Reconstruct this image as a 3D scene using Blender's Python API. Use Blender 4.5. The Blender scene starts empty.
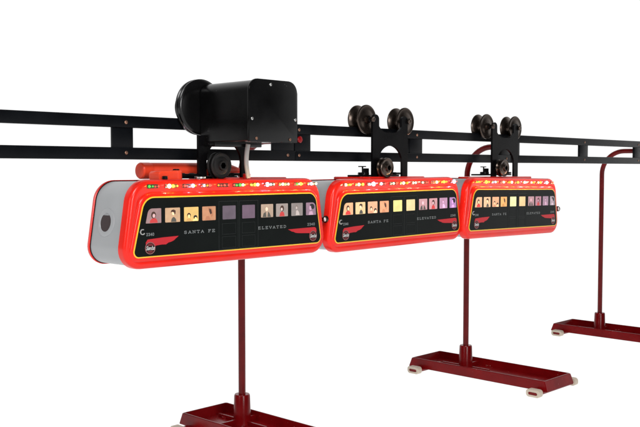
import bpy, bmesh, math, random
from mathutils import Vector, Matrix
S = bpy.context.scene
C = S.collection
R = math.radians
ZG = 0.44          # height of the camera's eye line above the added floor

# ------------------------------------------------------------------ camera
cam_d = bpy.data.cameras.new('camera'); cam = bpy.data.objects.new('camera', cam_d); C.objects.link(cam)
cam_d.sensor_width = 36.0; cam_d.lens = 905.0 / 640.0 * 36.0
cam_d.clip_start = 0.02; cam_d.clip_end = 200.0
f_, cx_, hz_ = 905.0, 320.0, 44.6
th = math.atan2(hz_, f_)
yaw_x = math.atan2(1193 - cx_, math.hypot(f_, hz_))      # angle from the view axis to the rail direction
cam.location = (0, 0, ZG)
cam.rotation_euler = (R(90) - th, 0, yaw_x - R(90))
S.camera = cam

# ------------------------------------------------------------------ surroundings and lamps
w = bpy.data.worlds.new('World'); S.world = w; w.use_nodes = True
nt = w.node_tree; nt.nodes.clear()
out = nt.nodes.new('ShaderNodeOutputWorld'); bg = nt.nodes.new('ShaderNodeBackground')
tc = nt.nodes.new('ShaderNodeTexCoord')
dot = nt.nodes.new('ShaderNodeVectorMath'); dot.operation = 'DOT_PRODUCT'
fwd = Vector((math.cos(yaw_x), math.sin(yaw_x), 0)); dot.inputs[1].default_value = fwd
ramp = nt.nodes.new('ShaderNodeMapRange'); ramp.interpolation_type = 'SMOOTHSTEP'
ramp.inputs['From Min'].default_value = 0.0; ramp.inputs['From Max'].default_value = 0.45
ramp.inputs['To Min'].default_value = 0.04; ramp.inputs['To Max'].default_value = 1.06
sep = nt.nodes.new('ShaderNodeSeparateXYZ')
low = nt.nodes.new('ShaderNodeMapRange'); low.interpolation_type = 'SMOOTHSTEP'
low.inputs['From Min'].default_value = 0.02; low.inputs['From Max'].default_value = -0.10
low.inputs['To Min'].default_value = 0.0; low.inputs['To Max'].default_value = 1.06
mx = nt.nodes.new('ShaderNodeMath'); mx.operation = 'MAXIMUM'
L = nt.links.new
L(tc.outputs['Generated'], dot.inputs[0]); L(dot.outputs['Value'], ramp.inputs['Value'])
L(tc.outputs['Generated'], sep.inputs[0]); L(sep.outputs['Z'], low.inputs['Value'])
L(ramp.outputs[0], mx.inputs[0]); L(low.outputs[0], mx.inputs[1])
L(mx.outputs[0], bg.inputs['Strength']); bg.inputs['Color'].default_value = (1, 1, 1, 1)
L(bg.outputs[0], out.inputs['Surface'])

def area(name, loc, target, size, power, col=(1, 1, 1), sy=None):
    d = bpy.data.lights.new(name, 'AREA'); d.energy = power; d.color = col
    d.shape = 'RECTANGLE'; d.size = size; d.size_y = sy or size
    o = bpy.data.objects.new(name, d); C.objects.link(o); o.location = loc
    o.rotation_euler = (Vector(target) - Vector(loc)).to_track_quat('-Z', 'Y').to_euler()
    return o
area('softbox', (-0.2, -0.2, 1.75), (1.1, 1.0, 0.35), 0.7, 26)
area('front_softbox', (0.1, -1.5, 0.95), (1.2, 1.0, 0.3), 0.7, 24)
area('end_softbox', (-0.9, 0.8, 0.8), (0.8, 1.0, 0.35), 0.5, 4)

S.view_settings.view_transform = 'Standard'; S.view_settings.look = 'None'
S.view_settings.exposure = 0; S.view_settings.gamma = 1
S.render.engine = 'CYCLES'

# ------------------------------------------------------------------ materials
def lin(c):
    return tuple(((v / 255) / 12.92 if v / 255 <= .04045 else (((v / 255) + .055) / 1.055) ** 2.4) for v in c)
def mat(name, col, rough=.5, metal=0.0, spec=.5, coat=0.0, bump=0.0, bscale=300, mott=0.0, emis=None, es=0.0, mscale=25, speck=None, cr=.08):
    m = bpy.data.materials.new(name); m.use_nodes = True; n = m.node_tree.nodes; l = m.node_tree.links
    b = n['Principled BSDF']
    b.inputs['Base Color'].default_value = (*col, 1); b.inputs['Roughness'].default_value = rough
    b.inputs['Metallic'].default_value = metal; b.inputs['Specular IOR Level'].default_value = spec
    b.inputs['Coat Weight'].default_value = coat; b.inputs['Coat Roughness'].default_value = cr
    t = n.new('ShaderNodeTexCoord')
    if mott:
        z = n.new('ShaderNodeTexNoise'); z.inputs['Scale'].default_value = mscale; z.inputs['Detail'].default_value = 6
        l.new(t.outputs['Object'], z.inputs['Vector'])
        mr = n.new('ShaderNodeMapRange'); mr.inputs['To Min'].default_value = 1 - mott; mr.inputs['To Max'].default_value = 1 + mott
        mr.inputs['From Min'].default_value = .3; mr.inputs['From Max'].default_value = .7
        l.new(z.outputs['Fac'], mr.inputs['Value'])
        v = n.new('ShaderNodeVectorMath'); v.operation = 'SCALE'; v.inputs[0].default_value = col
        l.new(mr.outputs[0], v.inputs['Scale']); l.new(v.outputs[0], b.inputs['Base Color'])
        r2 = n.new('ShaderNodeMapRange'); r2.inputs['To Min'].default_value = max(.03, rough - .08); r2.inputs['To Max'].default_value = rough + .1
        l.new(z.outputs['Fac'], r2.inputs['Value']); l.new(r2.outputs[0], b.inputs['Roughness'])
    if speck:
        vo = n.new('ShaderNodeTexVoronoi'); vo.inputs['Scale'].default_value = 170; vo.inputs['Randomness'].default_value = 1; l.new(t.outputs['Object'], vo.inputs['Vector'])
        nz = n.new('ShaderNodeTexNoise'); nz.inputs['Scale'].default_value = 30; nz.inputs['Detail'].default_value = 5; l.new(t.outputs['Object'], nz.inputs['Vector'])
        th_ = n.new('ShaderNodeMapRange'); th_.inputs['From Min'].default_value = .55; th_.inputs['From Max'].default_value = .70
        th_.inputs['To Min'].default_value = .0; th_.inputs['To Max'].default_value = .20; l.new(nz.outputs['Fac'], th_.inputs['Value'])
        lt = n.new('ShaderNodeMath'); lt.operation = 'LESS_THAN'; l.new(vo.outputs['Distance'], lt.inputs[0]); l.new(th_.outputs[0], lt.inputs[1])
        mc = n.new('ShaderNodeMix'); mc.data_type = 'RGBA'; l.new(lt.outputs[0], mc.inputs[0])
        l.new(b.inputs['Base Color'].links[0].from_socket, mc.inputs[6]); mc.inputs[7].default_value = (*speck, 1); l.new(mc.outputs[2], b.inputs['Base Color'])
    if bump:
        z = n.new('ShaderNodeTexNoise'); z.inputs['Scale'].default_value = bscale; z.inputs['Detail'].default_value = 3
        l.new(t.outputs['Object'], z.inputs['Vector'])
        bp = n.new('ShaderNodeBump'); bp.inputs['Strength'].default_value = bump; bp.inputs['Distance'].default_value = .0006
        l.new(z.outputs['Fac'], bp.inputs['Height']); l.new(bp.outputs[0], b.inputs['Normal'])
    if emis:
        b.inputs['Emission Color'].default_value = (*emis, 1); b.inputs['Emission Strength'].default_value = es
    return m
M = {}
M['red'] = mat('red_plastic', (.76, .016, .008), .20, spec=.24, coat=.22, mott=.06, cr=.3)
M['orange'] = mat('orange_red_plastic', (.82, .060, .022), .32, spec=.25, mott=.05)
M['grey'] = mat('grey_shell', (.37, .38, .39), .40, metal=.15, mott=.04)
M['black'] = mat('black_paint', (.0028, .0028, .0032), .27, spec=.11, mott=.3)
M['rail'] = mat('black_rail_paint', (.0030, .0036, .0048), .30, spec=.12, mott=.3)
M['iron'] = mat('dark_wheel_iron', (.075, .058, .048), .24, metal=.92, mott=.3, bump=.06, mscale=35)
M['rubber'] = mat('black_rubber', (.006, .006, .006), .5, spec=.2, mott=.2)
M['panel'] = mat('black_green_panel', (.0050, .0066, .0062), .35, spec=.07, mott=.15)
M['line'] = mat('door_line', (.017, .020, .020), .5, spec=.2)
M['yellow'] = mat('yellow_stripe', (.85, .50, .03), .4)
M['stand'] = mat('dark_red_enamel', (.175, .0022, .0035), .22, spec=.22, bump=.2, bscale=120, mott=.2, speck=(.32, .12, .10))
M['pole'] = mat('dark_red_pole', (.125, .004, .0045), .2, spec=.2, mott=.25, mscale=40)
M['cap'] = mat('cream_rubber', (.58, .50, .40), .6, mott=.08)
M['copper'] = mat('copper_bolt', (.28, .15, .10), .35, metal=.8, mott=.3, mscale=200)
M['steel'] = mat('bright_screw', (.6, .6, .58), .28, metal=1, mott=.1)
M['cable'] = mat('grey_cable', (.34, .34, .33), .45, mott=.08)
M['ink'] = mat('white_lettering', (.20, .215, .215), .5)
M['script'] = mat('script_white', (.45, .44, .43), .5)
M['gloss'] = mat('gloss_black', (.0028, .0028, .003), .2, spec=.34, mott=.4, bump=.1, bscale=40, speck=(.03, .03, .03))
M['wing'] = mat('red_wing_print', (.50, .020, .028), .45, spec=.2)
M['ring'] = mat('pale_ring_print', (.28, .10, .10), .5)
M['darkred'] = mat('dark_red_print', (.12, .006, .008), .5)
M['recess'] = mat('dark_recess', (.012, .008, .008), .35)
M['slot'] = mat('smoked_slot', (.035, .030, .018), .25, coat=.5)
M['hair'] = mat('print_brown', (.06, .022, .012), .5)
M['hairb'] = mat('print_black', (.01, .007, .012), .5)
M['suit'] = mat('print_grey', (.09, .085, .07), .5)

# ------------------------------------------------------------------ helpers
def finish(name, bm, m, parent=None, smooth=True, ang=35, origin=None):
    bmesh.ops.remove_doubles(bm, verts=bm.verts, dist=1e-7)
    bmesh.ops.recalc_face_normals(bm, faces=bm.faces)
    if origin is not None:
        bmesh.ops.translate(bm, vec=-Vector(origin), verts=bm.verts)
    me = bpy.data.meshes.new(name); bm.to_mesh(me); bm.free()
    for x in (m if isinstance(m, (list, tuple)) else [m]): me.materials.append(x)
    if smooth:
        for p in me.polygons: p.use_smooth = True
        me.set_sharp_from_angle(angle=R(ang))
    o = bpy.data.objects.new(name, me); C.objects.link(o)
    if origin is not None: o.location = origin
    if parent: o.parent = parent
    return o
def empty(name, loc):
    o = bpy.data.objects.new(name, None); C.objects.link(o); o.location = loc; o.empty_display_size = .02; return o
def tag(o, label, cat, group=None, kind=None):
    if label: o['label'] = label
    if cat: o['category'] = cat
    if group: o['group'] = group
    if kind: o['kind'] = kind
def rpoly(corners, n=8):
    """corners: (x, z, radius), counter-clockwise or clockwise -> rounded outline"""
    pts = []; N = len(corners)
    for i, (x, z, r) in enumerate(corners):
        p = Vector((x, z)); a = Vector(corners[i - 1][:2]); b = Vector(corners[(i + 1) % N][:2])
        if r <= 0: pts.append(p); continue
        u = (a - p).normalized(); v = (b - p).normalized(); half = math.acos(max(-1, min(1, u.dot(v)))) / 2
        d = r / math.tan(half); c = p + (u + v).normalized() * (r / math.sin(half))
        s = p + u * d - c; e = p + v * d - c
        a0 = math.atan2(s.y, s.x); a1 = math.atan2(e.y, e.x); da = (a1 - a0 + math.pi) % (2 * math.pi) - math.pi
        for k in range(n + 1):
            t = a0 + da * k / n; pts.append(c + Vector((math.cos(t), math.sin(t))) * r)
    return pts
def inset(corners, d):
    """move a convex polygon's sides inwards by d, radii reduced"""
    N = len(corners); ctr = Vector((sum(c[0] for c in corners) / N, sum(c[1] for c in corners) / N)); lines = []
    for i in range(N):
        p = Vector(corners[i][:2]); q = Vector(corners[(i + 1) % N][:2]); t = (q - p).normalized(); nn = Vector((-t.y, t.x))
        if nn.dot(ctr - p) < 0: nn = -nn
        lines.append((p + nn * d, t))
    res = []
    for i in range(N):
        p1, t1 = lines[i - 1]; p2, t2 = lines[i]
        den = t1.x * t2.y - t1.y * t2.x; k = ((p2.x - p1.x) * t2.y - (p2.y - p1.y) * t2.x) / den
        q = p1 + t1 * k; res.append((q.x, q.y, max(.0008, corners[i][2] - d)))
    return res
def loft(bm, layers, cap0=True, cap1=True):
    rings = [[bm.verts.new((p.x, y, p.y)) for p in pts] for pts, y in layers]
    n = len(rings[0])
    for a, b in zip(rings, rings[1:]):
        for i in range(n): bm.faces.new((a[i], a[(i + 1) % n], b[(i + 1) % n], b[i]))
    if cap0: bm.faces.new(rings[0])
    if cap1: bm.faces.new(rings[-1])
    return rings
def prism(bm, pts, y0, y1, bev=0.0):
    before = set(bm.verts)
    a = [bm.verts.new((p[0], y0, p[1])) for p in pts]; b = [bm.verts.new((p[0], y1, p[1])) for p in pts]; n = len(a)
    fs = [bm.faces.new(a), bm.faces.new(b)]
    for i in range(n): bm.faces.new((a[i], a[(i + 1) % n], b[(i + 1) % n], b[i]))
    if bev:
        ed = [e for f in fs for e in f.edges]
        bmesh.ops.bevel(bm, geom=ed, offset=bev, segments=2, affect='EDGES', profile=.6)
def box(bm, x0, x1, y0, y1, z0, z1, bev=0.0, seg=2):
    r = bmesh.ops.create_cube(bm, size=1)
    for v in r['verts']:
        v.co = Vector((x0 + (v.co.x + .5) * (x1 - x0), y0 + (v.co.y + .5) * (y1 - y0), z0 + (v.co.z + .5) * (z1 - z0)))
    if bev:
        ed = list({e for v in r['verts'] for e in v.link_edges})
        bmesh.ops.bevel(bm, geom=ed, offset=bev, segments=seg, affect='EDGES', profile=.6)
def lathe(bm, prof, ctr, axis='Y', n=40, close=True):
    """prof: (distance along axis, radius)"""
    rings = []
    for d, r in prof:
        ring = []
        for k in range(n):
            t = 2 * math.pi * k / n; a, b = math.cos(t) * r, math.sin(t) * r
            co = {'Y': (a, d, b), 'X': (d, a, b), 'Z': (a, b, d)}[axis]
            ring.append(bm.verts.new(Vector(co) + Vector(ctr)))
        rings.append(ring)
    for a, b in zip(rings, rings[1:]):
        for i in range(n): bm.faces.new((a[i], a[(i + 1) % n], b[(i + 1) % n], b[i]))
    if close: bm.faces.new(rings[0]); bm.faces.new(rings[-1])
def tube(bm, path, r, n=16):
    path = [Vector(p) for p in path]; rings = []
    ref = Vector((1, .013, .007)).normalized()
    for i, p in enumerate(path):
        t = (path[min(i + 1, len(path) - 1)] - path[max(i - 1, 0)]).normalized()
        u = t.cross(ref); u.normalize(); v = t.cross(u)
        rings.append([bm.verts.new(p + (u * math.cos(2 * math.pi * k / n) + v * math.sin(2 * math.pi * k / n)) * r) for k in range(n)])
    for a, b in zip(rings, rings[1:]):
        for i in range(n): bm.faces.new((a[i], a[(i + 1) % n], b[(i + 1) % n], b[i]))
    bm.faces.new(rings[0]); bm.faces.new(rings[-1])
def ball(bm, c, rx, ry, rz, n=12):
    r = bmesh.ops.create_uvsphere(bm, u_segments=n, v_segments=n // 2 + 2, radius=1)
    for v in r['verts']: v.co = Vector((v.co.x * rx + c[0], v.co.y * ry + c[1], v.co.z * rz + c[2]))
def screw(bm, c, r, axis='Y', h=.0012):
    lathe(bm, [(0, r), (-h * .6, r), (-h, r * .7), (-h * 1.05, r * .25)], c, axis, 16)

# ------------------------------------------------------------------ added white floor, lit through from below so that no shadow shows
bm = bmesh.new()
v = [bm.verts.new(p) for p in ((-6, -6, 0), (12, -6, 0), (12, 12, 0), (-6, 12, 0))]; bm.faces.new(v)
tm = bpy.data.materials.new('shadowless_white'); tm.use_nodes = True; n_ = tm.node_tree.nodes; n_.clear()
o_ = n_.new('ShaderNodeOutputMaterial'); tr = n_.new('ShaderNodeBsdfTranslucent'); tr.inputs['Color'].default_value = (1, 1, 1, 1)
tm.node_tree.links.new(tr.outputs[0], o_.inputs['Surface'])
tb = finish('added_white_floor', bm, tm, smooth=False); tag(tb, None, None, kind='structure')

# ------------------------------------------------------------------ rails
RB, RT = .0122 + ZG, .0692 + ZG          # bottom of lower bar, top of upper bar
def bolt_obj(x, z, parent, org, m=None):
    b = bmesh.new(); screw(b, (x - org[0], 1.0005 - org[1], z - org[2]), .0024)
    return finish('bolt', b, m or M['copper'], parent)
def rail(x0, x1, spacers, label):
    org = ((x0 + x1) / 2, 1.006, RB)
    t = empty('monorail_track', org); tag(t, label, 'track', 'sections of the overhead track')
    for nm, z0, z1 in (('upper_bar', .0535, .0692), ('lower_bar', .0122, .0280)):
        b = bmesh.new(); box(b, x0 + .0003, x1 - .0003, 1.0, 1.009, z0 + ZG, z1 + ZG, .0016, 3)
        bmesh.ops.translate(b, vec=-Vector(org), verts=b.verts); finish(nm, b, M['rail'], t)
    for (a, c, bx) in spacers:
        b = bmesh.new(); box(b, a, c, 1.0020, 1.0075, .0275 + ZG, .0540 + ZG, .0005)
        bmesh.ops.translate(b, vec=-Vector(org), verts=b.verts); finish('spacer', b, M['rail'], t)
        for z in (.0605, .0210):
            bolt_obj(bx, z + ZG, t, org)
    return t
J = (.983, 1.598, 2.205)
rail(.20, J[0], [(.656, .687, .675), (.938, J[0] - .0012, .967)], 'left end length of black double bar track, above the grey end of the front car')
rail(J[0], J[1], [(J[0] + .0012, 1.0186, .9915), (1.270, 1.306, 1.288), (1.560, J[1] - .0012, 1.582)], 'length of black double bar track carrying the middle car')
rail(J[1], J[2], [(J[1] + .0012, 1.634, 1.612), (1.889, 1.927, 1.908), (2.168, J[2] - .0012, 2.186)], 'length of black double bar track between the second and third red stands')
rail(J[2], 3.3, [(J[2] + .0012, 2.24, 2.222), (2.53, 2.56, 2.545)], 'short visible end of black track beyond the farthest red stand')

# ------------------------------------------------------------------ stands
def stand(X, label, YP=1.111, dx=0.0):
    org = Vector((X, YP, 0))
    t = empty('track_stand', org); tag(t, label, 'stand', 'red stands holding up the track')
    def fin(n, b, m, par=t, **k):
        bmesh.ops.translate(b, vec=-org, verts=b.verts); return finish(n, b, m, par, **k)
    zt = -.412 + ZG; zb = .008; x0, x1, y0, y1 = X - .050 + dx, X + .052 + dx * 1.35, .892, 1.218
    # open tray with flared ends
    b = bmesh.new()
    def ring(dx, dy, z): return [b.verts.new((x, y, z)) for x, y in ((x0 - dx, y0 - dy), (x1 + dx, y0 - dy), (x1 + dx, y1 + dy), (x0 - dx, y1 + dy))]
    rs = [ring(.002, .007, zb), ring(.000, .000, zt), ring(-.0035, -.0035, zt), ring(-.0045, -.008, zb + .005)]
    for p, q in zip(rs, rs[1:]):
        for i in range(4): b.faces.new((p[i], p[(i + 1) % 4], q[(i + 1) % 4], q[i]))
    b.faces.new(rs[0]); b.faces.new(rs[-1])
    bmesh.ops.bevel(b, geom=b.edges[:], offset=.0011, segments=2, affect='EDGES')
    tray = fin('base_tray', b, M['stand'])
    b = bmesh.new()   # boss with ribs, cast with the tray
    lathe(b, [(zb + .004, .0165), (zb + .012, .0148), (.0605, .0133), (.0628, .0122), (.0630, .0060)], (X, YP, 0), 'Z', 32)
    fin('socket', b, M['stand'])
    b = bmesh.new()
    b.free()
    for q in ((x0 + .004, X - .012, YP - .002, YP + .002, zb + .0045, zt - .006), (X + .012, x1 - .004, YP - .002, YP + .002, zb + .0045, zt - .006),
              (X - .002, X + .002, YP - .060, YP - .012, zb + .0045, zt - .009), (X - .002, X + .002, YP + .012, YP + .06, zb + .0045, zt - .009)):
        b = bmesh.new(); box(b, *q, .0006); fin('rib', b, M['stand'], tray)
    for yy in (y0 + .05, y1 - .035):
        b = bmesh.new(); lathe(b, [(zb + .004, .006), (zb + .0075, .0055), (zb + .008, .003)], (X, yy, 0), 'Z', 16)
        fin('boss', b, M['stand'], tray)
    # pole with its hook to the back of the rail
    Rb = .060; zc = .0455 + ZG
    path = [(X, YP, .030)] + [(X, YP, .06 + (zc - Rb - .06) * k / 6) for k in range(7)]
    for k in range(1, 13):
        a = R(90) * k / 12; path.append((X, YP - Rb * (1 - math.cos(a)), zc - Rb + Rb * math.sin(a)))
    path += [(X, 1.03, zc), (X, 1.0085, zc)]
    b = bmesh.new(); tube(b, path, .0060, 20)
    pole = fin('pole', b, M['pole'])
    b = bmesh.new(); screw(b, (X + .002, 1.0018, .0455 + ZG), .0052, h=.0025)
    fin('pole_bolt', b, M['stand'])
    # feet: short flat cross bars ending in cream rubber caps
    for yy in (y0 + .010, y1 - .024):
        b = bmesh.new()
        o = rpoly([(yy - .0105, .0022, .004), (yy + .0105, .0022, .004), (yy + .0105, .0105, .004), (yy - .0105, .0105, .004)], 6)
        for s in (1,):
            ra = [b.verts.new((x0 - .0265 + dx * .4, p.x, p.y)) for p in o]; rb = [b.verts.new((x1 + .0225, p.x, p.y)) for p in o]
            for i in range(len(o)): b.faces.new((ra[i], ra[(i + 1) % len(o)], rb[(i + 1) % len(o)], rb[i]))
            b.faces.new(ra); b.faces.new(rb)
        foot = fin('foot', b, M['stand'])
        for sgn, xe in ((-1, x0 - .0275 + dx * .4), (1, x1 + .0235)):
            b = bmesh.new()
            big = rpoly([(yy - .0150, .0, .0062), (yy + .0150, .0, .0062), (yy + .0150, .0150, .0062), (yy - .0150, .0150, .0062)], 6)
            hole = rpoly([(yy - .0100, .0042, .003), (yy + .0100, .0042, .003), (yy + .0100, .0100, .003), (yy - .0100, .0100, .003)], 6)
            med = [p * .92 + Vector((yy, .0075)) * .08 for p in big]
            lay = [(big, xe - sgn * .013), (big, xe - sgn * .001), (med, xe), (hole, xe), (hole, xe - sgn * .013)]
            rr = [[b.verts.new((x, p.x, p.y)) for p in pts] for pts, x in lay]
            N = len(big)
            for p, q in zip(rr, rr[1:] + rr[:1]):
                for i in range(N): b.faces.new((p[i], p[(i + 1) % N], q[(i + 1) % N], q[i]))
            fin('foot_cap', b, M['cap'], foot)
    return t
stand(.992, 'nearest dark red stand, its pole rising behind the front car', YP=1.1375, dx=-.014)
stand(1.604, 'middle dark red stand, pole rising behind the gap between second and third cars')
stand(2.214, 'farthest dark red stand at the right, standing clear of the cars')

# ------------------------------------------------------------------ lettering
G = {
 'S': [[(.85,.75),(.8,.95),(.5,1),(.2,.9),(.15,.72),(.3,.58),(.7,.45),(.85,.28),(.75,.08),(.5,0),(.2,.05),(.12,.25)]],
 'A': [[(.08,0),(.5,1),(.92,0)],[(.25,.35),(.75,.35)],[(0,0),(.22,0)],[(.78,0),(1,0)]],
 'N': [[(.15,0),(.15,1),(.85,0),(.85,1)],[(0,0),(.3,0)],[(.7,1),(1,1)],[(0,1),(.15,1)]],
 'T': [[(.5,0),(.5,1)],[(.05,.8),(.05,1),(.95,1),(.95,.8)],[(.3,0),(.7,0)]],
 'F': [[(.25,0),(.25,1)],[(.08,1),(.9,1),(.9,.8)],[(.25,.52),(.7,.52)],[(.08,0),(.45,0)]],
 'E': [[(.22,0),(.22,1)],[(.05,1),(.88,1),(.88,.8)],[(.22,.52),(.68,.52)],[(.05,0),(.9,0),(.9,.22)]],
 'L': [[(.25,0),(.25,1)],[(.08,1),(.45,1)],[(.08,0),(.88,0),(.9,.25)]],
 'V': [[(.08,1),(.5,0),(.92,1)],[(0,1),(.25,1)],[(.75,1),(1,1)]],
 'D': [[(.2,0),(.2,1)],[(.05,1),(.5,1),(.82,.85),(.92,.5),(.82,.15),(.5,0),(.05,0)]],
 '2': [[(.15,.75),(.3,.97),(.6,1),(.85,.8),(.75,.55),(.15,.02),(.88,.02)]],
 '3': [[(.15,.85),(.4,1),(.75,.95),(.82,.72),(.5,.53),(.85,.35),(.8,.08),(.45,0),(.12,.15)]],
 '4': [[(.7,0),(.7,1),(.1,.3),(.92,.3)]],
 '0': [[(.5,0),(.2,.12),(.12,.5),(.2,.88),(.5,1),(.8,.88),(.88,.5),(.8,.12),(.5,0)]],
 'a': [[(.8,.6),(.5,.65),(.15,.4),(.2,.05),(.5,0),(.8,.3),(.85,.65),(.85,.05),(1,.05)]],
 'n': [[(.1,0),(.15,.6)],[(.15,.4),(.5,.65),(.8,.5),(.8,0),(1,.08)]],
 't': [[(.5,1),(.4,.15),(.6,0),(.85,.1)],[(.15,.65),(.85,.65)]],
}
def strokes(bm, txt, u0, u1, z0, z1, y, wd, slant=0.0, gap=.22):
    """thin raised strokes, text spread from u0 to u1"""
    units = sum(.6 if c == ' ' else 1 for c in txt) + gap * (len(txt) - 1)
    cw = (u1 - u0) / units; x = u0; k = 0
    for ch in txt:
        if ch != ' ':
            for pl in G[ch]:
                for (a, b_), (c, d) in zip(pl, pl[1:]):
                    p = Vector((x + a * cw + slant * b_ * (z1 - z0), z0 + b_ * (z1 - z0))); q = Vector((x + c * cw + slant * d * (z1 - z0), z0 + d * (z1 - z0)))
                    t = (q - p).normalized(); nn = Vector((-t.y, t.x)) * wd / 2; p = p - t * wd * .3; q = q + t * wd * .3
                    prism(bm, [p + nn, q + nn, q - nn, p - nn], y - .00012 - .000012 * (k % 9), y + .0001); k += 1
        x += cw * ((.6 if ch == ' ' else 1) + gap)

# ------------------------------------------------------------------ cars
def W(u): return .9948 * u - .0033 - .182       # reading on the rim's plane -> on the face's plane, from the car's middle
WIN = [(.0358,.0589),(.0652,.0890),(.0957,.1196),(.1262,.1492),(.1615,.1850),(.1972,.2208),(.2327,.2561),(.2621,.2858),(.2930,.3165),(.3238,.3451)]
ZB = .1275                                      # car bottom below the eye line
RIM = [(-.1855, 0, .026), (.1855, 0, .026), (.1675, .1140, .032), (-.1675, .1140, .032)]
YF = -.0465                                     # front face
def ell(cx, cz, rx, rz, n=14, a0=0, a1=360):
    return [(cx + math.cos(R(a0 + (a1 - a0) * k / n)) * rx, cz + math.sin(R(a0 + (a1 - a0) * k / n)) * rz) for k in range(n)]
def figure(kind, x0, x1, z0, z1, y, tone, parent):
    """the printed passenger of one window; kinds follow the ten windows"""
    ww, h = x1 - x0, z1 - z0
    mats = [mat('print_skin', tuple(min(1, c * 1.25) for c in tone), .5, emis=tuple(c * 1.15 for c in tone), es=.75), M['hair'], M['hairb'],
            mat('print_red', (.45, .03, .03), .5, emis=(tone[0] * .8, .03, .03), es=.55), M['suit'],
            mat('print_shade', tuple(c * .45 for c in tone), .5, emis=tuple(c * v for c, v in zip(tone, (.5, .36, .33))), es=.8)]
    b = bmesh.new(); k = [0]
    def sh(pts, mi):
        P = [(x0 + a * ww, z0 + c * h) for a, c in pts]
        k[0] += 1; n0 = len(b.faces); prism(b, P, y - .00006 * k[0], y + .0001)
        b.faces.ensure_lookup_table()
        for f in b.faces[n0:]: f.material_index = mi
    if kind == 0:
        sh([(.22,.02),(.25,.2),(.4,.33),(.62,.33),(.72,.2),(.76,.02)], 3); sh(ell(.48,.55,.16,.24), 1); sh(ell(.50,.50,.09,.14), 0)
    elif kind == 1:
        sh([(.38,.02),(.42,.22),(.52,.36),(.62,.34),(.72,.2),(.75,.02)], 4); sh(ell(.55,.62,.09,.14), 0)
        sh([(.36,.68),(.42,.84),(.56,.88),(.7,.8),(.68,.58),(.61,.52),(.59,.66),(.48,.72)], 1)
    elif kind == 2:
        sh([(.14,.02),(.2,.2),(.44,.22),(.52,.02)], 5); sh(ell(.33,.42,.13,.18), 1); sh(ell(.33,.36,.08,.12), 0)
        sh([(.6,.02),(.66,.14),(.88,.14),(.95,.02)], 0); sh(ell(.78,.28,.13,.14), 2); sh(ell(.79,.20,.07,.08), 0)
    elif kind == 3:
        sh([(.4,.95),(.62,.92),(.78,.7),(.8,.35),(.66,.2),(.6,.5),(.45,.7)], 5); sh([(.5,.85),(.66,.78),(.72,.5),(.6,.42),(.52,.62)], 1); sh([(.2,.02),(.3,.3),(.5,.3),(.62,.02)], 5)
    elif kind == 6:
        sh([(.12,.02),(.2,.3),(.38,.42),(.44,.02)], 4); sh([(.52,.02),(.58,.44),(.7,.3),(.82,.02)], 4); sh(ell(.46,.62,.1,.16), 0)
    elif kind == 7:
        sh([(.28,.02),(.34,.3),(.5,.4),(.66,.3),(.72,.02)], 3); sh(ell(.5,.62,.16,.24), 2 if False else 1); sh(ell(.47,.56,.08,.13), 0)
    elif kind == 8:
        sh([(.38,.05),(.42,.4),(.52,.45),(.66,.3),(.72,.05)], 0); sh(ell(.46,.66,.11,.16), 5); sh(ell(.45,.62,.07,.11), 0)
    elif kind == 9:
        sh([(.25,.02),(.35,.3),(.62,.3),(.72,.02)], 0); sh(ell(.44,.58,.12,.2), 0); sh(ell(.66,.66,.17,.2), 2); sh(ell(.56,.80,.18,.10), 2)
    for m_ in mats:
        pass
    return finish('printed_passenger', b, mats, parent, smooth=False)
def wing(b, s, y):
    """wing print; s=1 emblem at the left with the wing pointing right"""
    pts = [(.0345,-.0935),(.0375,-.0895),(.0600,-.0880),(.0865,-.0872),(.0815,-.0905),(.0790,-.0925),(.0745,-.0942),(.0700,-.0950),(.0660,-.0972),(.0600,-.0970),(.0520,-.0975),(.0400,-.1000),(.0350,-.0990)]
    if s < 0:
        pts = [(.3420,-.0875),(.2862,-.0885),(.2900,-.0900),(.2935,-.0918),(.2975,-.0925),(.3010,-.0940),(.3060,-.0948),(.3120,-.0952),(.3300,-.0960),(.3445,-.0990),(.3462,-.0930),(.3450,-.0890)]
    prism(b, [(W(u), z + ZB) for u, z in pts], y - .0002, y + .0001)
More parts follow.
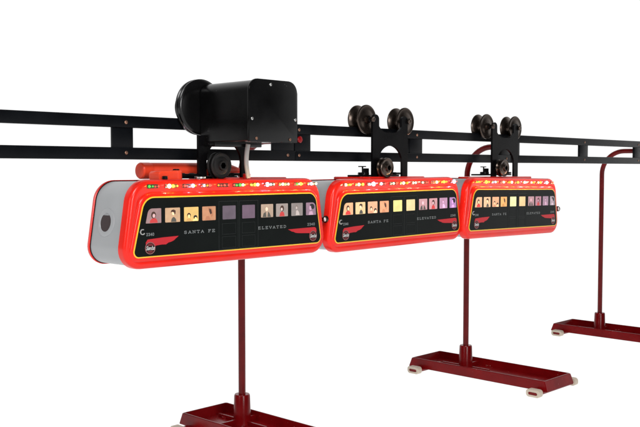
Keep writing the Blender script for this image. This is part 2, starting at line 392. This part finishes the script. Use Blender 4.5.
def car(cx, label, wins, bulbs, yaw=0.0, roll=0.0, dz=0.0, first=False):
    piv = Vector((cx, 1.0, ZG))
    mw = Matrix.Translation((cx, 1.0, ZG + dz)) @ Matrix.Rotation(R(yaw), 4, 'Z') @ Matrix.Rotation(-R(roll), 4, 'Y') @ Matrix.Translation((0, 0, -ZB))
    t = empty('monorail_car', (0, 0, 0)); t.matrix_world = mw
    tag(t, label, 'toy train car', 'red hanging monorail cars')
    # ---- shells
    def shell(y_out, s, name, RM=RIM, dp=.0140):
        b = bmesh.new(); rr = .0055; lay = [(rpoly(inset(RM, .0035), 10), y_out - s * (dp + .0015)), (rpoly(RM, 10), y_out - s * dp)]
        lay.append((rpoly(inset(RM, .0002), 10), y_out - s * .0055))
        for k in range(1, 7):
            a = R(90) * k / 6; lay.append((rpoly(inset(RM, rr * (1 - math.cos(a)) + .0002), 10), y_out - s * rr * (1 - math.sin(a))))
        lay.append((rpoly(inset(RM, .0095), 10), y_out))
        lay.append((rpoly(inset(RM, .0105), 10), y_out + s * -.0007))
        loft(b, lay)
        return finish(name, b, M['red'], t, ang=50)
    shell(YF, -1, 'front_shell'); shell(.0450, 1, 'rear_shell', inset(RIM, .0014), .0075)
    b = bmesh.new(); o = rpoly(inset(RIM, .0032), 10); loft(b, [(o, YF + .0150), (o, .0385)]); finish('grey_body', b, M['grey'], t, ang=50)
    # dark seam gasket at the rear rim
    b = bmesh.new(); o = rpoly(inset(RIM, .0024), 10); loft(b, [(o, .0353), (o, .0362)]); finish('seam', b, M['black'], t, ang=50)
    # ---- raised plinth, yellow stripe, panel
    PAN = [(W(.0147), -.1120 + ZB, .0075), (W(.3575), -.1120 + ZB, .0095), (W(.3445), -.0358 + ZB, .0165), (W(.0335), -.0358 + ZB, .0190)]
    b = bmesh.new()
    big = inset(PAN, -.0065); 
    loft(b, [(rpoly(big, 8), YF + .002), (rpoly(big, 8), YF + .0004), (rpoly(inset(PAN, -.0042), 8), YF - .0014), (rpoly(inset(PAN, -.0030), 8), YF - .0018), (rpoly(PAN, 8), YF - .0018)])
    finish('panel_surround', b, M['red'], t, ang=60)
    b = bmesh.new(); loft(b, [(rpoly(inset(PAN, -.0006), 8), YF - .0010), (rpoly(inset(PAN, -.0006), 8), YF - .0022), (rpoly(inset(PAN, .0006), 8), YF - .0024)]); finish('yellow_stripe', b, M['yellow'], t)
    yp = YF - .0027
    b = bmesh.new(); loft(b, [(rpoly(inset(PAN, .0011), 8), YF - .0020), (rpoly(inset(PAN, .0011), 8), yp)]); finish('side_panel', b, M['panel'], t)
    # door and body lines, thin raised strips
    b = bmesh.new()
    def rect(u0, u1, z0, z1, wd=.0006):
        x0, x1 = W(u0), W(u1)
        for (a, c, d, e) in ((x0, x1, z1 - wd, z1), (x0, x1, z0, z0 + wd), (x0, x0 + wd, z0 + wd, z1 - wd), (x1 - wd, x1, z0 + wd, z1 - wd)):
            prism(b, [(a, d + ZB), (c, d + ZB), (c, e + ZB), (a, e + ZB)], yp - .00025, yp + .0001)
    rect(.1545, .1895, -.1100, -.0440); rect(.1915, .2270, -.1100, -.0440)
    rect(.1605, .1850, -.0895, -.0745, .0004); rect(.1965, .2210, -.0895, -.0745, .0004)
    rect(.1605, .1850, -.1080, -.0925, .0004); rect(.1965, .2210, -.1080, -.0925, .0004)
    finish('door_line', b, M['line'], t, smooth=False)
    # ---- windows
    for i, (u0, u1) in enumerate(WIN):
        x0, x1 = W(u0), W(u1); z1 = -.0503 + ZB; z0 = -.0690 + ZB; c = lin(wins[i])
        cs = [(x0, z0, .001), (x1, z0, .001), (x1, z1, .001), (x0, z1, .001)]
        if i == 0: cs = [(x0 - .001, z0, .0008), (x1, z0, .0008), (x1, z1, .001), (x0 + .0035, z1, .007)]
        if i == 9: cs = [(x0, z0, .001), (x1, z0, .001), (x1 - .0015, z1, .007), (x0, z1, .001)]
        b = bmesh.new(); prism(b, [tuple(p) for p in rpoly(cs, 5)], yp - .0002, yp + .0001)
        wm = mat('lit_window', tuple(v * .25 for v in c), .35, emis=c, es=.78)
        n = wm.node_tree.nodes; l = wm.node_tree.links; z = n.new('ShaderNodeTexNoise'); z.inputs['Scale'].default_value = 110; z.inputs['Detail'].default_value = 2
        l.new(n['Texture Coordinate'].outputs['Object'], z.inputs['Vector'])
        mr = n.new('ShaderNodeMapRange'); mr.inputs['To Min'].default_value = .55; mr.inputs['To Max'].default_value = 1.05
        l.new(z.outputs['Fac'], mr.inputs['Value']); l.new(mr.outputs[0], n['Principled BSDF'].inputs['Emission Strength'])
        wo = finish('window', b, wm, t, smooth=False)
        if i not in (4, 5): figure(i, x0, x1, z0, z1, yp - .0002, c, wo)
    # ---- lettering and emblems
    for txt, u0, u1, z0, z1 in (('SANTA FE', .0954, .1480, -.0849, -.0815), ('ELEVATED', .2268, .2821, -.0855, -.0821), ('2340', .0355, .0475, -.0848, -.0814), ('2340', .3265, .3425, -.0846, -.0811)):
        b = bmesh.new(); strokes(b, txt, W(u0), W(u1), z0 + ZB, z1 + ZB, yp, .00062, gap=.42 if len(txt) > 4 else .2)
        o = finish('lettering', b, M['ink'], t, smooth=False)
    for s, (eu, ez) in ((1, (.0412, -.1005)), (-1, (.3385, -.1005))):
        b = bmesh.new(); wing(b, s, yp); em = finish('wing_emblem', b, M['wing'], t, smooth=False)
        b = bmesh.new(); ex, ezz = W(eu), ez + ZB; r0 = .0078
        a = ell(ex, ezz, r0, r0, 32); c = ell(ex, ezz, r0 - .0009, r0 - .0009, 32)
        for k in range(32):
            prism(b, [a[k], a[(k + 1) % 32], c[(k + 1) % 32], c[k]], yp - .0006, yp)
        finish('ring', b, M['ring'], em, smooth=False)
        b = bmesh.new(); prism(b, ell(ex, ezz, r0 - .0011, r0 - .0011, 32), yp - .0004, yp); finish('disc', b, M['panel'], em, smooth=False)
        b = bmesh.new(); prism(b, ell(ex, ezz + .0022, r0 * .62, r0 * .50, 20, 10, 170) + [(ex - r0 * .62, ezz + .0022)], yp - .00055, yp)
        prism(b, ell(ex, ezz - .0030, r0 * .55, r0 * .40, 20, 190, 350) + [(ex + r0 * .5, ezz - .003)], yp - .00055, yp); finish('disc_print', b, M['darkred'], em, smooth=False)
        b = bmesh.new(); strokes(b, 'Santa', ex - r0 * .86, ex + r0 * .78, ezz - .0022, ezz + .0024, yp - .0006, .00085, slant=.25, gap=.02)
        finish('script', b, M['script'], em, smooth=False)
    # ---- hook eye at the left of the panel, coupling knob at the right rim
    b = bmesh.new(); ux = W(.0295); zz = -.0795 + ZB
    for k in range(18):
        a0, a1 = R(60 + k * 15), R(60 + (k + 1) * 15)
        prism(b, [(ux + math.cos(a) * r, zz + math.sin(a) * r) for a, r in ((a0, .0037), (a1, .0037), (a1, .0026), (a0, .0026))], yp - .0014, yp)
    finish('hook_eye', b, M['cable'], t)
    b = bmesh.new()
    lathe(b, [(.1805, .0032), (.1865, .0030), (.1867, .0050), (.1878, .0056), (.1895, .0056), (.1905, .0048), (.1907, .0022)], (0, YF + .006, -.0775 + ZB), 'X', 20)
    kn = finish('coupling_knob', b, M['iron'], t); 
    b = bmesh.new(); ball(b, (.1800, YF - .0005, -.0770 + ZB), .0024, .0020, .0036); finish('rivet', b, M['steel'], t)
    # ---- end socket
    b = bmesh.new(); xe = -.1855 + .0032 + .0605 * (.018 / .114) - .0003
    zc = -.0690 + ZB
    tilt = math.atan2(.018, .114)
    lathe(b, [(.004, .0200), (-.0004, .0185), (-.0012, .0155), (-.0012, .0125), (.0006, .0110), (.006, .0106)], (0, 0, 0), 'X', 40, close=False)
    bmesh.ops.rotate(b, matrix=Matrix.Rotation(tilt, 3, 'Y'), verts=b.verts); bmesh.ops.translate(b, vec=(xe, .006, zc), verts=b.verts)
    sk = finish('end_socket', b, M['grey'], t)
    b = bmesh.new(); c_ = [b.verts.new((-.0006, y, z)) for y, z in rpoly([(.0118 * math.cos(R(a_)), max(-.0125, min(.0092, .0125 * math.sin(R(a_)))), 0) for a_ in range(0, 360, 10)])]; b.faces.new(c_)
    bmesh.ops.solidify(b, geom=b.faces[:], thickness=.0008)
    bmesh.ops.rotate(b, matrix=Matrix.Rotation(tilt, 3, 'Y'), verts=b.verts); bmesh.ops.translate(b, vec=(xe, .006, zc), verts=b.verts)
    finish('socket_lens', b, mat('dark_lens', (.022, .007, .008), .16, coat=.3), sk)
    # ---- lamp slots and bulbs
    zs = -.0222 + ZB
    ns = 11
    for k in range(ns):
        uc = .048 + k * (.3345 - .044) / (ns - 1); hw = .0100 + .0012 * ((k * 7) % 3 - 1)
        b = bmesh.new(); cs = [(W(uc) - hw, zs - .0026, .0012), (W(uc) + hw, zs - .0026, .0012), (W(uc) + hw, zs + .0026, .0012), (W(uc) - hw, zs + .0026, .0012)]
        prism(b, [tuple(p) for p in rpoly(cs, 5)], YF - .0006, YF + .002)
        sl = finish('lamp_slot', b, M['slot'], t, smooth=False)
        for (off, ci, sz) in bulbs[k] + [e for e in ((-.85, 'ryro'[(k + len(label)) % 4], .62), (.12, 'orwy'[(k * 3 + len(label)) % 4], .60), (.9, 'yorr'[(k * 5 + len(label)) % 4], .58)) if all(abs(e[0] - q[0]) > .28 for q in bulbs[k])]:
            b = bmesh.new(); ball(b, (W(uc) + off * hw, YF - .0016, zs), .0021 * sz, .0016 * sz, .0021 * sz)
            finish('bulb', b, BM[ci], sl)
            gl = bpy.data.lights.new('bulb_light', 'POINT'); gl.energy = .0065 * sz * {'w': 1, 'v': 1, 'y': 1, 'r': .35, 'g': .3, 'o': .9}[ci]; gl.color = BC[ci]; gl.shadow_soft_size = .0012
            go = bpy.data.objects.new('bulb_light', gl); C.objects.link(go); go.parent = sl; go.location = (W(uc) + off * hw, YF - .0062, zs - .0005)
    # ---- hanger: part of the car, its wheels sub-parts; it stays square to the rail whatever the car's tilt
    hx = cx + (.0025 if not first else .0018)
    def loc(o, P):       # P: world position of the part's own origin
        o.parent = t; o.matrix_parent_inverse = Matrix.Identity(4); o.matrix_basis = mw.inverted() @ Matrix.Translation(P)
    H = Vector((hx, .980, ZG)); b = bmesh.new(); hw = .0455; iw = .0315
    arch = [(iw * math.cos(R(180 - 180 * k / 16)), .010 + .0290 * math.sin(R(180 - 180 * k / 16))) for k in range(17)]
    ear = lambda s: [(s * (.0385 + .0085 * math.cos(R(a))), .0815 + .0085 * math.sin(R(a))) for a in (range(200, -31, -23) if s > 0 else range(-30, 201, 23))]
    def ztop(x):
        if first: return .046
        d = abs(abs(x) - .0380); z = .061 + .010 * max(0, (abs(x) - .010) / .0195) ** 2.2 if abs(x) < .0297 else 0
        if d < .0083: z = max(z, .0820 + math.sqrt(max(0, .0083 ** 2 - d * d)))
        return max(z, .0610)
    def zbot(x): return -.0150 if abs(x) > iw else .010 + .0290 * math.sqrt(max(0, 1 - (x / iw) ** 2))
    xs = sorted({round(s_ * v_, 5) for s_ in (-1, 1) for v_ in [hw, .0440, .0425, .0405, .0380, .0355, .0335, iw + .0001, iw, .0304, .0298, .0296, .028, .026, .0235, .020, .016, .011, .006, 0.0]})
    if not first: xs = [-.0462] + xs + [.0462]
    cols = [[b.verts.new((x, y, z)) for y, z in ((-.002, zbot(x)), (-.002, ztop(x)), (.002, ztop(x)), (.002, zbot(x)))] for x in xs]
    for p, q in zip(cols, cols[1:]):
        for k in range(4): b.faces.new((p[k], p[(k + 1) % 4], q[(k + 1) % 4], q[k]))
    b.faces.new(cols[0]); b.faces.new(cols[-1])
    br = finish('hanger', b, M['black'], None, ang=30); loc(br, H)
    def wheel(px, pz, y0, y1, rf, rt, m=M['iron'], nm='wheel'):
        b = bmesh.new(); g = (y1 - y0)
        pr = [(y0 - .0035, .0035), (y0 - .0035, .0062), (y0 - .0005, .0070), (y0, rf * .62), (y0 + .0006, rf * .70), (y0 - .0002, rf * .93), (y0 + .0006, rf), (y0 + .0022, rf), (y0 + .0040, rf * .93), (y0 + g * .42, rt), (y0 + g * .66, rt), (y1 - .0040, rf * .93), (y1 - .0022, rf), (y1 - .0006, rf), (y1, rf * .93), (y1, .005)]
        lathe(b, pr, (0, 0, 0), 'Y', 48)
        o = finish(nm, b, m, br, ang=28); o.location = (px, 0, pz); return o
    # wheel y values are measured from the bracket's plane
    if not first:
        for s in (-1, 1):
            wheel(-.0465 if s < 0 else .0555, .0822, .0100, .0325, .0242, .0130)
            b = bmesh.new(); lathe(b, [(.0068, .0030), (-.0030, .0030), (-.0032, .0050), (-.0052, .0050), (-.0056, .0036), (-.0066, .0026)], (0, 0, 0), 'Y', 6 if s < 0 else 20)
            o = finish('axle_nut', b, M['iron'], br, ang=25); o.location = (s * .0480, 0, .0820)
            b = bmesh.new(); box(b, -.008, .008, -.0018, .0016, -.004, .004, .0012); o = finish('axle_arm', b, M['black'], br); o.location = (s * .0460, 0, .0815)
    wheel(-.026 if not first else -.0175, .0018 if not first else .0045, -.0175, -.0060, .0165 if not first else .0180, .0125, M['iron'] if not first else M['rubber'], 'guide_wheel')
    b = bmesh.new(); lathe(b, [(-.021, .0032), (-.021, .0045), (-.0185, .0048), (-.0185, .003), (.004, .003)], (0, 0, 0), 'Y', 6); o = finish('guide_axle', b, M['black'], br, ang=25); o.location = (-.026 if not first else -.0175, 0, .0018 if not first else .0045)
    b = bmesh.new(); box(b, -.036, -.020, .0021, .0060, -.0005, .0065, .0008); o = finish('cross_bar', b, M['black'], br); o.location = (0, 0, 0)
    # seat plate and clamp
    b = bmesh.new(); box(b, -.080, .026, .000, .024, -.0128, -.0098, .0008); box(b, -.006, .045, .012, .026, -.0098, -.0060, .0008)
    for xx in (-.066, -.050, .022): lathe(b, [(-.0098, .0042), (-.0062, .0042), (-.0056, .0032)], (xx, .008, 0), 'Z', 6)
    o = finish('seat_plate', b, M['black'], br)
    if not first:
        b = bmesh.new(); lathe(b, [(-.0098, .0014), (.0035, .0014)], (-.058, .010, 0), 'Z', 12); box(b, -.068, -.050, .009, .011, .0030, .0048, .0004)
        box(b, -.052, -.046, .006, .014, -.0098, .0010, .0008)
        finish('thumb_screw', b, M['black'], br)
        b = bmesh.new(); box(b, -.082, .080, -.0335, .0335, -.016, -.0112, .002); o = finish('roof_pad', b, M['red'], None); loc(o, H + Vector((0, .020, dz)))
    else:
        b = bmesh.new(); box(b, -.020, .110, -.0335, .0335, -.016, -.0120, .0015); o = finish('roof_pad', b, M['red'], None); loc(o, H + Vector((0, .020, 0)))
    return t, br, loc, H
# ---- bulb colours
BM = {}; BC = {}
for k, c, s in (('w', (1, .82, .52), 4), ('v', (.78, .68, 1), 5), ('y', (1, .42, .04), 4), ('r', (1, .10, .06), 1.8), ('g', (.12, .75, .10), 1.1), ('o', (1, .22, .01), 3)):
    BC[k] = c
    BM[k] = mat('bulb_' + {'w': 'white', 'v': 'cool', 'y': 'yellow', 'r': 'red', 'g': 'green', 'o': 'orange'}[k], tuple(v * .10 for v in c), .2, spec=.2, emis=c, es=s)
B1 = [[(-.7,'g',.9),(-.1,'g',.6)], [(-.4,'w',1.4),(.2,'y',1.1)], [(-.7,'r',.8),(.5,'v',1.2)], [(-.5,'v',.8),(.6,'r',1.)], [(.2,'r',.7)], [(.1,'g',1.0),(.6,'w',.9)],
      [(.0,'y',1.1),(.6,'w',1.1)], [(-.5,'v',1.5),(.2,'v',.7),(.8,'w',.6)], [(-.3,'w',1.),(.7,'w',.8)], [(-.4,'g',.8),(.5,'y',1.2)], [(-.2,'v',1.1),(.8,'w',.9)]]
B2 = [[(-.5,'w',1.1),(.6,'y',.8)], [(-.2,'w',1.2),(.8,'y',1.1)], [(.5,'v',1.7)], [(-.4,'v',1.1),(.7,'r',.8)], [(.0,'w',.9),(.8,'r',1.)], [(-.2,'w',1.2),(.7,'o',1.)],
      [(-.5,'w',.9),(.3,'w',.9)], [(-.6,'w',.8),(.4,'r',.8)], [(-.3,'r',.7),(.5,'w',1.2)], [(-.2,'y',1.2),(.6,'o',.8)], [(-.7,'r',.8),(.1,'v',1.7)]]
B3 = [[(-.4,'g',.7),(.6,'o',.9)], [(-.2,'y',1.5),(.6,'o',1.)], [(.2,'v',.9)], [(-.5,'r',.8),(.4,'w',1.)], [(-.3,'o',1.1),(.5,'w',1.2)], [(.0,'y',1.1),(.8,'r',.9)],
      [(-.3,'v',1.1),(.5,'w',.8)], [(-.4,'w',.9),(.5,'o',1.)], [(-.4,'w',.9),(.4,'y',1.2)], [(.2,'v',1.5)], [(-.6,'r',.9),(.5,'w',1.1)]]
W1 = [(165,132,132),(212,172,135),(240,198,118),(205,145,108),(104,90,103),(114,92,110),(190,164,142),(165,152,145),(148,138,134),(152,122,140)]
W2 = [(255,194,145),(255,218,160),(252,192,150),(248,176,130),(255,240,150),(255,226,165),(215,160,165),(220,160,165),(200,150,182),(182,132,190)]
W3 = [(250,196,150),(252,202,155),(248,184,138),(252,186,105),(255,252,180),(255,212,150),(190,142,150),(182,125,142),(165,130,150),(165,145,155)]
t1, br1, loc1, H1 = car(.820, 'nearest and largest red car, black motor box above it, grey end showing', W1, B1, first=True)
car(1.1845, 'middle one of three red cars, hanging between the motor car and the last car', W2, B2, yaw=1.0, roll=.44, dz=-.0016)
car(1.540, 'last red car at the right, smallest of the three, with a free coupling knob', W3, B3, yaw=2.1, roll=-.92, dz=-.0039)

# ------------------------------------------------------------------ motor and fittings on the front car
def part(name, b, m, P, **k):
    bmesh.ops.translate(b, vec=-Vector(P), verts=b.verts); o = finish(name, b, m, None, **k); loc1(o, Vector(P)); return o
P0 = (.8285, .885, ZG + .034)
def mot(d, zt=0): return [(p.x, p.y + ZG) for p in rpoly([(.7845 + d, .0355 + d, .001), (.8725 - d, .0355 + d, .001), (.8725 - d, .1180 - d + zt, .016), (.7845 + d, .1180 - d + zt, .015)], 8)]
b = bmesh.new()
loft(b, [([Vector(p) for p in mot(.0012)], .8868), ([Vector(p) for p in mot(.0012)], .985)])
box(b, .786, .872, .955, .978, .0305 + ZG, .0385 + ZG, .001)
mh = part('motor_housing', b, M['gloss'], P0, ang=40)
def sub(name, b, m, par=mh, P=P0, **k):
    bmesh.ops.translate(b, vec=-Vector(P), verts=b.verts); return finish(name, b, m, par, **k)
b = bmesh.new(); prism(b, mot(0), .8835, .8866, .0007); sub('end_plate', b, M['gloss'], ang=40)
for x, z in ((.8225, .1115), (.7885 + .001, .0655), (.8680, .0665), (.797, .040), (.858, .0395)):
    b = bmesh.new(); screw(b, (x, .8834, z + ZG), .0020); sub('screw', b, M['steel'] if z > .05 else M['copper'])
for k, xw in enumerate((.7905, .8670)):
    b = bmesh.new(); rf = .0385 if k == 0 else .0340
    lathe(b, [(.9862, .006), (.9866, rf * .60), (.9864, rf * .88), (.9872, rf * .965), (.9884, rf), (.9905, rf), (.9918, rf * .972), (.9935, rf * .972), (.9945, rf), (.9975, rf * .995), (.9990, rf * .95), (.9995, .0175), (1.0100, .0175), (1.0120, .0260), (1.0150, .0260), (1.0150, .006)], (xw, 0, .0850 + ZG), 'Y', 64)
    sub('drive_wheel', b, M['gloss'], ang=28)
# grey cable from the motor to the roof
b = bmesh.new(); A = Vector((.8415, .950, .0345 + ZG)); Bp = Vector((.8490, .958, -.0120 + ZG))
path = [A.lerp(Bp, k / 12) + Vector((-.0035 * math.sin(math.pi * (k / 12)), 0, 0)) for k in range(13)]
tube(b, path, .0032, 14); part('cable', b, M['cable'], Bp)
b = bmesh.new(); lathe(b, [(-.0135 + ZG, .0055), (-.0075 + ZG, .0055), (-.0065 + ZG, .0045)], (.8510, .964, 0), 'Z', 20); part('cable_grommet', b, M['red'], (.851, .964, ZG - .0135))
# red horn tank lying along the roof
b = bmesh.new(); lathe(b, [(.7085, .0060), (.7088, .0100), (.7105, .0112), (.7240, .0112), (.7248, .0104), (.7262, .0104), (.7270, .0109), (.8500, .0112), (.8650, .0100), (.8920, .0020)], (0, 1.020, -.0025 + ZG), 'X', 36)
part('roof_tank', b, M['orange'], (.713, 1.02, ZG - .0135))
b = bmesh.new()
prism(b, [tuple(p) for p in rpoly([(.7030, -.0140 + ZG, .001), (.7330, -.0140 + ZG, .001), (.7330, -.0030 + ZG, .002), (.7030, -.0030 + ZG, .004)], 5)], .968, .990, .001)
part('switch_box', b, M['orange'], (.718, .98, ZG - .0135), ang=40)
b = bmesh.new(); lathe(b, [(-.0140, .0080), (-.0030, .0078), (-.0020, .0066), (-.0018, .002)], (.7365, .976, ZG), 'Z', 28); kb = part('switch_knob', b, M['orange'], (.7365, .976, ZG - .0135))
b = bmesh.new(); lathe(b, [(-.0020, .0044), (-.0004, .0044), (0, .0034)], (.7365, .976, ZG), 'Z', 20); bmesh.ops.translate(b, vec=-Vector((.7365, .976, ZG - .0135)), verts=b.verts); finish('knob_cap', b, M['black'], kb)
b = bmesh.new(); lathe(b, [(-.0128, .0080), (-.0108, .0080), (-.0102, .0072)], (.7690, .966, ZG), 'Z', 28); part('contact_disc', b, M['steel'], (.769, .966, ZG - .0128))
b = bmesh.new(); box(b, .748, .782, .978, .984, -.0105 + ZG, -.0065 + ZG, .0008); part('contact_arm', b, M['black'], (.765, .98, ZG - .0105))
b = bmesh.new(); lathe(b, [(-.0140, .0036), (-.0095, .0036), (-.009, .002)], (.7080, .962, ZG), 'Z', 12); part('roof_nut', b, M['black'], (.708, .962, ZG - .014))
